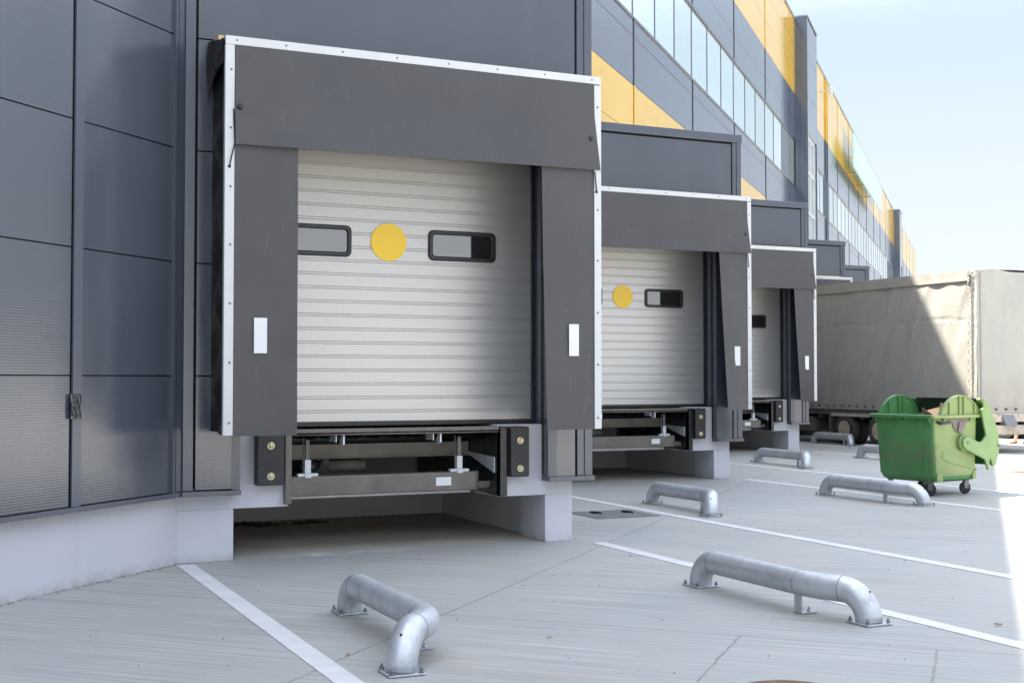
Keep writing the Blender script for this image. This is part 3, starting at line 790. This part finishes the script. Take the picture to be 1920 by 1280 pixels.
# valance band along the roof edge and eyelets/lacing
m_ = MB(); m_.grid(lambda u, v: (TX0 - .036 - .004*math.sin(u*60)*v - .005*noise.noise(Vector((u*20, v, 0))), TY0 + .20 + u*(TY1-TY0-.2), ZT+.03 - v*.24 - .008*noise.noise(Vector((u*6, 0, 3)))), 120, 5)
m_.grid(lambda u, v: (TX0 + u*.13 - .03*(1-u), TY0 + .14 - .175*min(1, u*1.4) + .006*math.sin(v*150), ZT - .03 - v*(ZT-ZB-.05)), 4, 160)
m_.build('tarpaulin_flap', M['tarp'], tr, solid=.004)
m_ = MB()
z = ZB + .25
while z < ZT - .15:
    m_.tube([(TX0-.06, TY0+.17, z), (TX0-.078, TY0+.19, z+.05), (TX0-.075, TY0+.175, z+.14), (TX0-.055, TY0+.17, z+.17)], .011, 8); m_.lathe((TX0-.055, TY0+.165, z-.01), 'x', [(.022, 0), (.022, -.016), (.004, -.02)], 10)
    z += .215
m_.build('lacing', M['cream'], tr)
m_ = MB()
y = TY0 + .12
while y < TY1: m_.lathe((TX0-.028, y, ZB+.09), 'x', [(.026, .02), (.026, -.018), (.012, -.026), (.002, -.026)], 10); y += .30
x = TX0 + .22
while x < TX1: m_.lathe((x, TY0-.03, ZB+.09), 'y', [(.026, .02), (.026, -.018), (.012, -.026), (.002, -.026)], 10); x += .30
m_.build('eyelets', M['chassis'], tr)
m_ = MB(); m_.box(TX0+.03, TX1-.03, TY0+.06, TY1-.03, .76, .90)
m_.box(TX0+.7, TX0+.82, TY0+.3, TY1-.2, .50, .76); m_.box(TX1-.82, TX1-.7, TY0+.3, TY1-.2, .50, .76)
for y in (22.6, 24.0, 25.36, 27.0, 28.3): m_.box(TX0+.1, TX1-.1, y, y+.1, .66, .765)
m_.box(TX0+.05, TX1-.05, 27.3, 28.6, .30, .68)
m_.build('chassis', M['chassis'], tr, bevel=.01)
m_ = MB(); m_.box(TX0-.01, TX1+.01, TY0-.02, TY0+.055, .70, .895); m_.build('end_sill', M['cream'], tr, bevel=.012)
m_ = MB(); m_.box(TX0+.16, TX1-.1, TY0-.05, TY0+.10, .41, .63); m_.build('bumper_beam', M['cream'], tr, bevel=.02)
m_ = MB(); m_.prism([(TY0+.055, .89), (TY0-.02, .87), (TY0-.16, .62), (TY0+.055, .62)], 'x', TX0+.70, TX0+1.05); m_.build('step_bracket', M['hatch'], tr, bevel=.01)
m_ = MB(); m_.box(TX0+.05, TX0+.45, 26.58, 26.62, .22, .76); m_.box(TX1-.45, TX1-.05, 26.58, 26.62, .22, .76); m_.build('mudflap', M['chassis'], tr)
m_ = MB(); m_.box(TX0+.02, TX0+.04, 25.05, 26.5, .72, .80); m_.build('side_rail', M['cream'], tr)
def wheel(y, side):
    rd = .39
    x0 = TX0 + .03 if side < 0 else TX1 - .03
    sg_ = 1 if side < 0 else -1
    w = MB()
    for off in (0, .30):
        c = (x0 + sg_*(.125+off), y, rd)
        w.lathe(c, 'x', [(.215, -.10), (.25, -.118), (.33, -.125), (rd-.02, -.105), (rd, -.085), (rd, .085), (rd-.02, .105), (.33, .125), (.25, .118), (.215, .10)], 36)
    wo = w.build('wheel', M['tyre'], tr)
    w = MB(); c = (x0 + sg_*.125, y, rd)
    w.lathe(c, 'x', [(.222, -sg_*.112), (.205, -sg_*.10), (.185, -sg_*.02), (.17, sg_*.03), (.10, sg_*.035), (.095, -sg_*.02), (.07, -sg_*.035), (.005, -sg_*.035)], 30)
    for i in range(8):
        a = i*math.pi/4; w.cyl((c[0], y+.135*math.cos(a), rd+.135*math.sin(a)), 'x', .013, -.03, .03, 8)
    w.build('rim', M['rim'], wo)
for y in (26.02, 24.74):
    for sd in (-1, 1): wheel(y, sd)

t2 = copy_tree(tr, None, (6.10, 1.90, 0))
tag(t2, 'second trailer standing behind the beige one, only a wheel showing under its end', 'trailer')

# ------------------------------------------------------------------ green bin (local x = depth, y = along, origin at near caster)
BA = math.atan2(.155, .988)
bn = empty('waste_bin', (12.957, 13.908, 0), BA)
tag(bn, 'big green wheeled waste bin with its round lid swung open', 'waste bin')
BM = Matrix.Translation((12.957, 13.908, 0)) @ Matrix.Rotation(BA, 4, 'Z')
def B(): 
    q = MB(); return q
def binbuild(m_, name, mat, parent=None, **kw):
    # meshes in bin-local coordinates
    o = m_.build(name, mat, None, **kw)
    o.matrix_basis = Matrix.Identity(4)
    o.parent = parent or bn; o.matrix_parent_inverse = Matrix.Identity(4)
    return o
def rsec(x0, x1, y0, y1, r, z, n=5):
    pts = []
    for cx, cy, a0 in ((x1-r, y1-r, 0), (x0+r, y1-r, 90), (x0+r, y0+r, 180), (x1-r, y0+r, 270)):
        for i in range(n+1):
            a = R(a0+90*i/n); pts.append((cx+r*math.cos(a), cy+r*math.sin(a), z))
    return pts
m_ = B()
secs = [(-.05, .73, -.09, .76, .05, .205), (-.10, .76, -.14, .80, .06, .235), (-.135, .785, -.165, .83, .06, .31), (-.15, .80, -.17, .85, .06, .70), (-.165, .81, -.175, .865, .06, 1.06),
        (-.165, .81, -.175, .865, .06, 1.105), (-.22, .85, -.215, .93, .05, 1.108), (-.23, .86, -.225, .945, .05, 1.125), (-.23, .86, -.225, .945, .05, 1.150), (-.215, .845, -.21, .93, .05, 1.158),
        (-.145, .79, -.155, .845, .05, 1.150), (-.13, .78, -.15, .83, .05, .70), (-.10, .76, -.13, .80, .05, .40)]
m_.rings([rsec(*q) for q in secs], 0, True)
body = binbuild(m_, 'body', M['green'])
es = body.modifiers.new('es', 'EDGE_SPLIT'); es.split_angle = R(38)
m_ = B()   # gussets under the rim, both visible faces
for i in range(8):
    y = -.12 + i*.135
    m_.prism([(-.16, 1.104), (-.222, 1.104), (-.162, 1.00)], 'y', y-.006, y+.006)
for y0 in (-.04, .70): m_.box(-.163, -.12, y0, y0+.02, .33, 1.05)
for x in (.02, .62): m_.prism([(-.17, 1.104), (-.215, 1.104), (-.172, 1.03)], 'x', x-.006, x+.006)
binbuild(m_, 'rim_rib', M['green'], body)
# end relief: swung capsule hollow, lower corner blocks
m_ = B()
m_.prism([(.0, .60), (.05, .645), (.20, .63), (.74, .44), (.75, .39), (.68, .37), (.18, .47), (.01, .54)], 'y', -.1775, -.160)
m_.prism([(-.10, .22), (.02, .21), (.035, .33), (-.10, .34)], 'y', -.178, -.12)
m_.prism([(.68, .22), (.765, .24), (.785, .38), (.70, .34)], 'y', -.178, -.12)
binbuild(m_, 'end_relief', M['green'], body, bevel=.012)
def ear(y0, y1):
    pts = []; cx, hc, hh = .40, .445, .275
    Rr = (hc*hc + hh*hh)/(2*hh); cz = 1.15 + hh - Rr
    a0 = math.asin(hc/Rr)
    for i in range(25):
        a = -a0 + 2*a0*i/24; pts.append((cx + Rr*math.sin(a), cz + Rr*math.cos(a)))
    m_ = B(); m_.prism(pts, 'y', y0, y1)
    edge = [(x, z) for x, z in pts]
    for (xa, za), (xb, zb) in zip(edge, edge[1:]):
        m_.prism([(xa, za-.012), (xb, zb-.012), (xb, zb+.008), (xa, za+.008)], 'y', y0-.012, y1+.012)
    for x in (.14, .36, .46, .70):
        zt = cz + math.sqrt(max(0, Rr*Rr-(x-cx)**2)) - .014
        m_.box(x-.009, x+.009, y0-.022, y0, 1.16, zt); m_.box(x-.009, x+.009, y1, y1+.022, 1.16, zt)
    m_.box(.37, .45, y0-.01, y1+.01, 1.425, 1.437)
    return binbuild(m_, 'lid_cheek', M['green'])
ear(-.195, -.165); ear(.875, .905)
LP = [(.491, .848), (.718, .757), (.80, .775), (.884, .851), (.779, 1.231), (.843, 1.25), (.818, 1.389), (.890, 1.345), (.96, 1.282), (1.03, 1.18), (1.084, 1.067), (1.15, .93), (1.186, .784), (1.185, .66), (1.16, .544), (1.093, .413), (1.03, .40), (.985, .505), (.96, .50), (.954, .359), (.925, .35), (.851, .508), (.591, .602), (.42, .668), (.365, .72), (.365, .79), (.41, .84)]
lid = None
m_ = B()
arc = LP[6:16]
n = len(arc)
inn = []
for i, (x, z) in enumerate(arc):
    a = arc[max(i-1, 0)]; b_ = arc[min(i+1, n-1)]
    tx, tz = b_[0]-a[0], b_[1]-a[1]; l_ = math.hypot(tx, tz)
    inn.append((x + tz/l_*.028, z - tx/l_*.028))
loop = arc + inn[::-1]
m_.rings([[(x, y, z) for x, z in loop] for y in (-.215, 1.0)], 0, False, (True, True))
lid = binbuild(m_, 'lid', M['green'])
for y0, y1 in ((-.268, -.234), (1.0, 1.03)):
    m_ = B(); m_.prism(LP, 'y', y0, y1)
    binbuild(m_, 'lid_arm', M['lime'] if y0 < 0 else M['green'], lid, bevel=.010)
m_ = B()
for y0 in (-.275,):
    m_.cyl((.470, 0, .760), 'y', .024, y0-.004, y0+.12, 18)
m_.cyl((1.17, 0, .70), 'y', .02, -.30, -.22, 12); m_.box(1.16, 1.25, -.262, -.225, .685, .715)
binbuild(m_, 'pivot_pin', M['bolt'], lid)
m_ = B(); m_.cyl((.455, 0, .755), 'y', .118, -.233, -.16, 26); binbuild(m_, 'pivot_boss', M['green'], body)
m_ = B(); m_.grid(lambda u, v: (.80+.03*v, -.15+1.02*u, 1.365 - .25*v), 4, 3); m_.box(.775, .83, -.16, .87, 1.368, 1.385); binbuild(m_, 'lid_inner_lip', M['frame_black'], lid, solid=.01)
m_ = B(); m_.prism([(.14, 1.098), (.60, 1.098), (.60, 1.06), (.53, 1.04), (.50, .96), (.45, .905), (.375, .89), (.30, .915), (.25, .975), (.225, 1.05), (.14, 1.07)], 'y', -.190, -.172)
m_.box(.36, .47, -.205, -.190, .945, 1.06); m_.cyl((.38, 0, .945), 'y', .05, -.215, -.19, 18)
binbuild(m_, 'lifting_plate', M['binplate'], body, bevel=.006)
m_ = B(); m_.tube([(-.13, -.24, 1.04), (.10, -.24, 1.05)], .022, 12); m_.tube([(-.10, -.24, 1.04), (-.10, -.17, 1.06)], .014, 8); binbuild(m_, 'push_handle', M['frame_black'], body)
for (x, y, rz_) in ((0, 0, .3), (.77, 0, 1.2), (0, .72, .5), (.77, .72, .9)):
    q = Matrix.Translation((x, y, 0)) @ Matrix.Rotation(rz_, 4, 'Z')
    m_ = B(); m_.M = q
    m_.box(-.035, .035, -.035, .035, .185, .21); m_.box(-.028, -.022, -.025, .04, .085, .186); m_.box(.022, .028, -.025, .04, .085, .186); m_.cyl((0, .02, .09), 'x', .012, -.034, .034, 10)
    co = binbuild(m_, 'caster', M['bolt'])
    m_ = B(); m_.M = q
    m_.lathe((0, .02, .09), 'x', [(.02, -.019), (.06, -.019), (.085, -.014), (.09, 0), (.085, .014), (.06, .019), (.02, .019)], 26); binbuild(m_, 'tyre', M['tyre'], co)
# cardboard sticking out of the bin
m_ = MB(); q = BM @ Matrix.Translation((.42, .30, 1.02)) @ Matrix.Rotation(R(28), 4, 'X') @ Matrix.Rotation(R(-12), 4, 'Y'); m_.M = q
m_.box(-.17, .17, -.11, .11, -.40, .17)
for sx, a in ((-1, .5), (1, .2)): m_.prism([(sx*.17, .171), (sx*.173, .171), (sx*(.173+.06*a), .26), (sx*(.170+.06*a), .26)], 'y', -.10, .10)
cb = m_.build('cardboard_box', M['card'], None); tag(cb, 'brown cardboard box sticking up inside the open green bin', 'box')

# ------------------------------------------------------------------ person behind the trailer
pr = (25.74, 24.27)
def skinfig():
    V = [(0,0,.95),(0,0,1.15),(0,0,1.38),(0,0,1.50),(0,.01,1.56),
         (-.10,.0,.90),(-.16,.02,.50),(-.22,.08,.10),(-.28,.08,.05),(-.36,.08,.035),
         (.10,.0,.90),(.08,-.02,.50),(.10,-.06,.10),(.04,-.06,.05),(-.05,-.06,.035),
         (-.0,.19,1.42),(-.06,.24,1.15),(-.18,.22,.95),(0,-.19,1.42),(.02,-.25,1.15),(-.10,-.26,.93)]
    E_ = [(0,1),(1,2),(2,3),(3,4),(0,5),(5,6),(6,7),(7,8),(8,9),(0,10),(10,11),(11,12),(12,13),(13,14),(2,15),(15,16),(16,17),(2,18),(18,19),(19,20)]
    rad = [.13,.12,.14,.055,.055,.085,.058,.040,.042,.034,.085,.058,.040,.042,.034,.055,.042,.034,.055,.042,.034]
    me = bpy.data.meshes.new('person'); me.from_pydata(V, E_, [])
    o = bpy.data.objects.new('person', me); put(o)
    o.location = (*pr, 0); o.rotation_euler = (0, 0, R(-8))
    sk = o.modifiers.new('skin', 'SKIN')
    for i, r_ in enumerate(rad): me.skin_vertices[0].data[i].radius = (r_, r_)
    me.skin_vertices[0].data[0].use_root = True
    sb = o.modifiers.new('sub', 'SUBSURF'); sb.levels = 2; sb.render_levels = 2
    me.materials.append(M['skin'])
    return o
pe = skinfig(); tag(pe, 'walking person hidden behind the trailer, only bare ankle and brown shoe showing', 'person')
def pch(name, mat, fn):
    m_ = MB(); m_.M = Matrix.Translation((*pr, 0)) @ Matrix.Rotation(R(-8), 4, 'Z'); fn(m_); return m_.build(name, mat, pe)
def shoe(m_, x, y):
    m_.rings([[(x+dx, y+w*math.cos(a), max(.004, zc+h*math.sin(a))) for a in [i*math.pi/6 for i in range(12)]] for dx, w, zc, h in
              ((.05, .020, .04, .03), (.045, .038, .045, .042), (-.02, .044, .045, .045), (-.10, .050, .038, .036), (-.17, .048, .03, .028), (-.20, .025, .025, .02))], 0, True)
pch('shoe', M['shoe'], lambda m_: shoe(m_, -.22, .08)); pch('shoe', M['shoe'], lambda m_: shoe(m_, .10, -.06))
pch('trousers', M['cloth'], lambda m_: (m_.tube([(0,0,1.02),(-.04,0,.93),(-.10,0,.85),(-.16,.02,.5),(-.20,.06,.28)], [.15,.14,.105,.075,.065], 18), m_.tube([(0,0,1.02),(.04,0,.93),(.10,0,.85),(.08,-.02,.5),(.095,-.05,.28)], [.15,.14,.105,.075,.065], 18)))
pch('shirt', M['white'], lambda m_: (m_.tube([(0,0,.98),(0,0,1.15),(0,0,1.36),(0,0,1.47)], [.16,.15,.17,.08], 20), m_.tube([(0,.12,1.42),(-.01,.20,1.40),(-.04,.235,1.22)], [.08,.075,.06], 14), m_.tube([(0,-.12,1.42),(0,-.20,1.40),(.02,-.245,1.22)], [.08,.075,.06], 14)))
def head(m_):
    m_.rings([[(-.01+w*math.cos(a)-.0, d*math.sin(a), z) for a in [i*math.pi/8 for i in range(16)]] for w, d, z in ((.04,.03,1.53),(.08,.06,1.56),(.095,.072,1.63),(.098,.076,1.68),(.085,.068,1.73),(.04,.03,1.76))], 0, True)
    m_.prism([(-.10, 1.64), (-.13, 1.61), (-.10, 1.605)], 'y', -.012, .012)
pch('head', M['skin'], head)
pch('hair', M['hair'], lambda m_: m_.rings([[(.0+w*math.cos(a), d*math.sin(a), z) for a in [i*math.pi/8 for i in range(16)]] for w, d, z in ((.085,.075,1.69),(.10,.083,1.71),(.088,.073,1.75),(.04,.03,1.785))], 0, True))

# ------------------------------------------------------------------ leaves and grit
def leaf(x, y, sz, a, label):
    m_ = MB(); m_.M = Matrix.Translation((x, y, .008)) @ Matrix.Rotation(a, 4, 'Z')
    m_.grid(lambda u, v: ((u-.5)*2*sz, (v-.5)*sz*1.1*math.sin(max(.06, u)*math.pi), .25*sz*abs(v-.5)*2 + .15*sz*u*u), 6, 4)
    tag(m_.build('dry_leaf', M['leaf'], solid=.001), label, 'leaf', 'dry leaves on the ground')
leaf(2.305, 7.36, .018, .4, 'orange dry leaf on concrete between the near white line and the first wheel guide')
leaf(3.99, 12.85, .018, 1.4, 'orange scrap on the sandy floor below the nearest dock')
leaf(3.62, 7.30, .018, 2.2, 'pale dry leaf on bare concrete right of the first wheel guide')
leaf(6.55, 6.42, .03, 2.9, 'brown dry leaf at the right edge beyond the white line')
gm = MB()
def bit(x, y, s):
    q = [gm.v((x+random.uniform(-s, s), y+random.uniform(-s, s), z)) for z in (.001, .002, .001+s*.7, .003)]
    gm.f([q[0], q[1], q[2]]); gm.f([q[0], q[2], q[3]]); gm.f([q[1], q[2], q[3]])
for i in range(900):
    d = random.random()**.6; ang = R(24.7) + R(random.uniform(-24, 24)); rr_ = 5.5 + 22*d
    bit(math.sin(ang)*rr_, math.cos(ang)*rr_, random.uniform(.003, .011))
for i in range(700):
    cx, cy = random.choice(((3.45, 14.3), (4.0, 14.35), (3.3, 14.5)))
    bit(cx+random.gauss(0, .16), cy+random.gauss(0, .10), random.uniform(.006, .026))
for i in range(500): bit(random.uniform(2.6, 5.8), 14.72-abs(random.gauss(0, .12)), random.uniform(.004, .014))
for i in range(160):
    s = random.uniform(7, 9.6); a = -6.78+abs(random.gauss(0, .03)); bit((s+a)/S2, (s-a)/S2, random.uniform(.004, .012))
tag(gm.build('ground_grit', M['grit']), 'scattered dark grit and leaf crumbs on the yard', 'grit', kind='stuff')

# ------------------------------------------------------------------ light, sky, camera
ELEV = 66.2
FILLCLOUD = (15.2, 16.0, 17.3); LOWSKY = (2.02, 2.42, 2.85); LOWCLOUD = (2.64, 2.74, 2.84); SKY_STRENGTH = .0665
sun = bpy.data.lights.new('sun', 'SUN'); sun.energy = 5.0; sun.angle = R(.8); sun.color = (1, .92, .80)
so_ = bpy.data.objects.new('sun', sun); put(so_)
d = Vector((-math.cos(R(ELEV))/S2, math.cos(R(ELEV))/S2, math.sin(R(ELEV))))   # towards the sun
so_.rotation_euler = d.to_track_quat('Z', 'Y').to_euler()
w = bpy.data.worlds.new('World'); sc.world = w; w.use_nodes = True
nt = w.node_tree; bg = nt.nodes['Background']
sky = nt.nodes.new('ShaderNodeTexSky'); sky.sky_type = 'NISHITA'; sky.sun_disc = False
sky.sun_elevation = R(ELEV); sky.sun_rotation = math.atan2(d.x, d.y)
sky.air_density = 1.0; sky.dust_density = 1.6; sky.ozone_density = 1.0
def wn(kind, **kw):
    n = nt.nodes.new(kind)
    for k, v in kw.items(): setattr(n, k, v)
    return n
def wmr(src, a, b, lo, hi):
    n = wn('ShaderNodeMapRange'); n.inputs[1].default_value = a; n.inputs[2].default_value = b; n.inputs[3].default_value = lo; n.inputs[4].default_value = hi
    nt.links.new(src, n.inputs[0]); return n.outputs[0]
def wmix(f, a, b):
    n = wn('ShaderNodeMix', data_type='RGBA'); nt.links.new(f, n.inputs[0])
    for i, v in ((6, a), (7, b)):
        if isinstance(v, tuple): n.inputs[i].default_value = (*v, 1)
        else: nt.links.new(v, n.inputs[i])
    return n.outputs[2]
tc = wn('ShaderNodeTexCoord')
mp = wn('ShaderNodeMapping'); mp.inputs['Scale'].default_value = (1.1, 1.1, 4.2)
nt.links.new(tc.outputs['Generated'], mp.inputs[0])
nz = wn('ShaderNodeTexNoise'); nz.inputs['Scale'].default_value = 2.0; nz.inputs['Detail'].default_value = 8; nz.inputs['Roughness'].default_value = .62
nt.links.new(mp.outputs[0], nz.inputs['Vector'])
sx = wn('ShaderNodeSeparateXYZ'); nt.links.new(tc.outputs['Generated'], sx.inputs[0])
cloud = wmr(nz.outputs['Fac'], .40, .70, .10, .75)
high = wmix(cloud, sky.outputs[0], FILLCLOUD)                     # unseen bright broken cloud overhead, added to lift the shaded yard
thin = wmix(wmr(nz.outputs['Fac'], .42, .72, 0., .8), LOWSKY, LOWCLOUD)   # pale milky sky low down
low2 = wmix(wmr(sx.outputs[2], .0, .24, 1., 0.), thin, tuple(v*1.06 for v in LOWCLOUD))
full = wmix(wmr(sx.outputs[2], .26, .50, 0., 1.), low2, high)
nt.links.new(full, bg.inputs[0]); bg.inputs[1].default_value = SKY_STRENGTH
sc.view_settings.view_transform = 'Standard'; sc.view_settings.look = 'None'
sc.view_settings.exposure = 2.46; sc.view_settings.gamma = 1; sc.view_settings.use_curve_mapping = False
cam = bpy.data.cameras.new('camera'); co = bpy.data.objects.new('camera', cam); put(co)
co.location = (0, 0, 1.65); co.rotation_euler = (R(90) + math.atan(72/2376), 0, R(-24.7))
cam.sensor_width = 36; cam.lens = 36*2376/1920; cam.clip_end = 3000; cam.clip_start = .05
sc.camera = co
sc.cycles.max_bounces = 12; sc.cycles.diffuse_bounces = 10; sc.cycles.glossy_bounces = 5
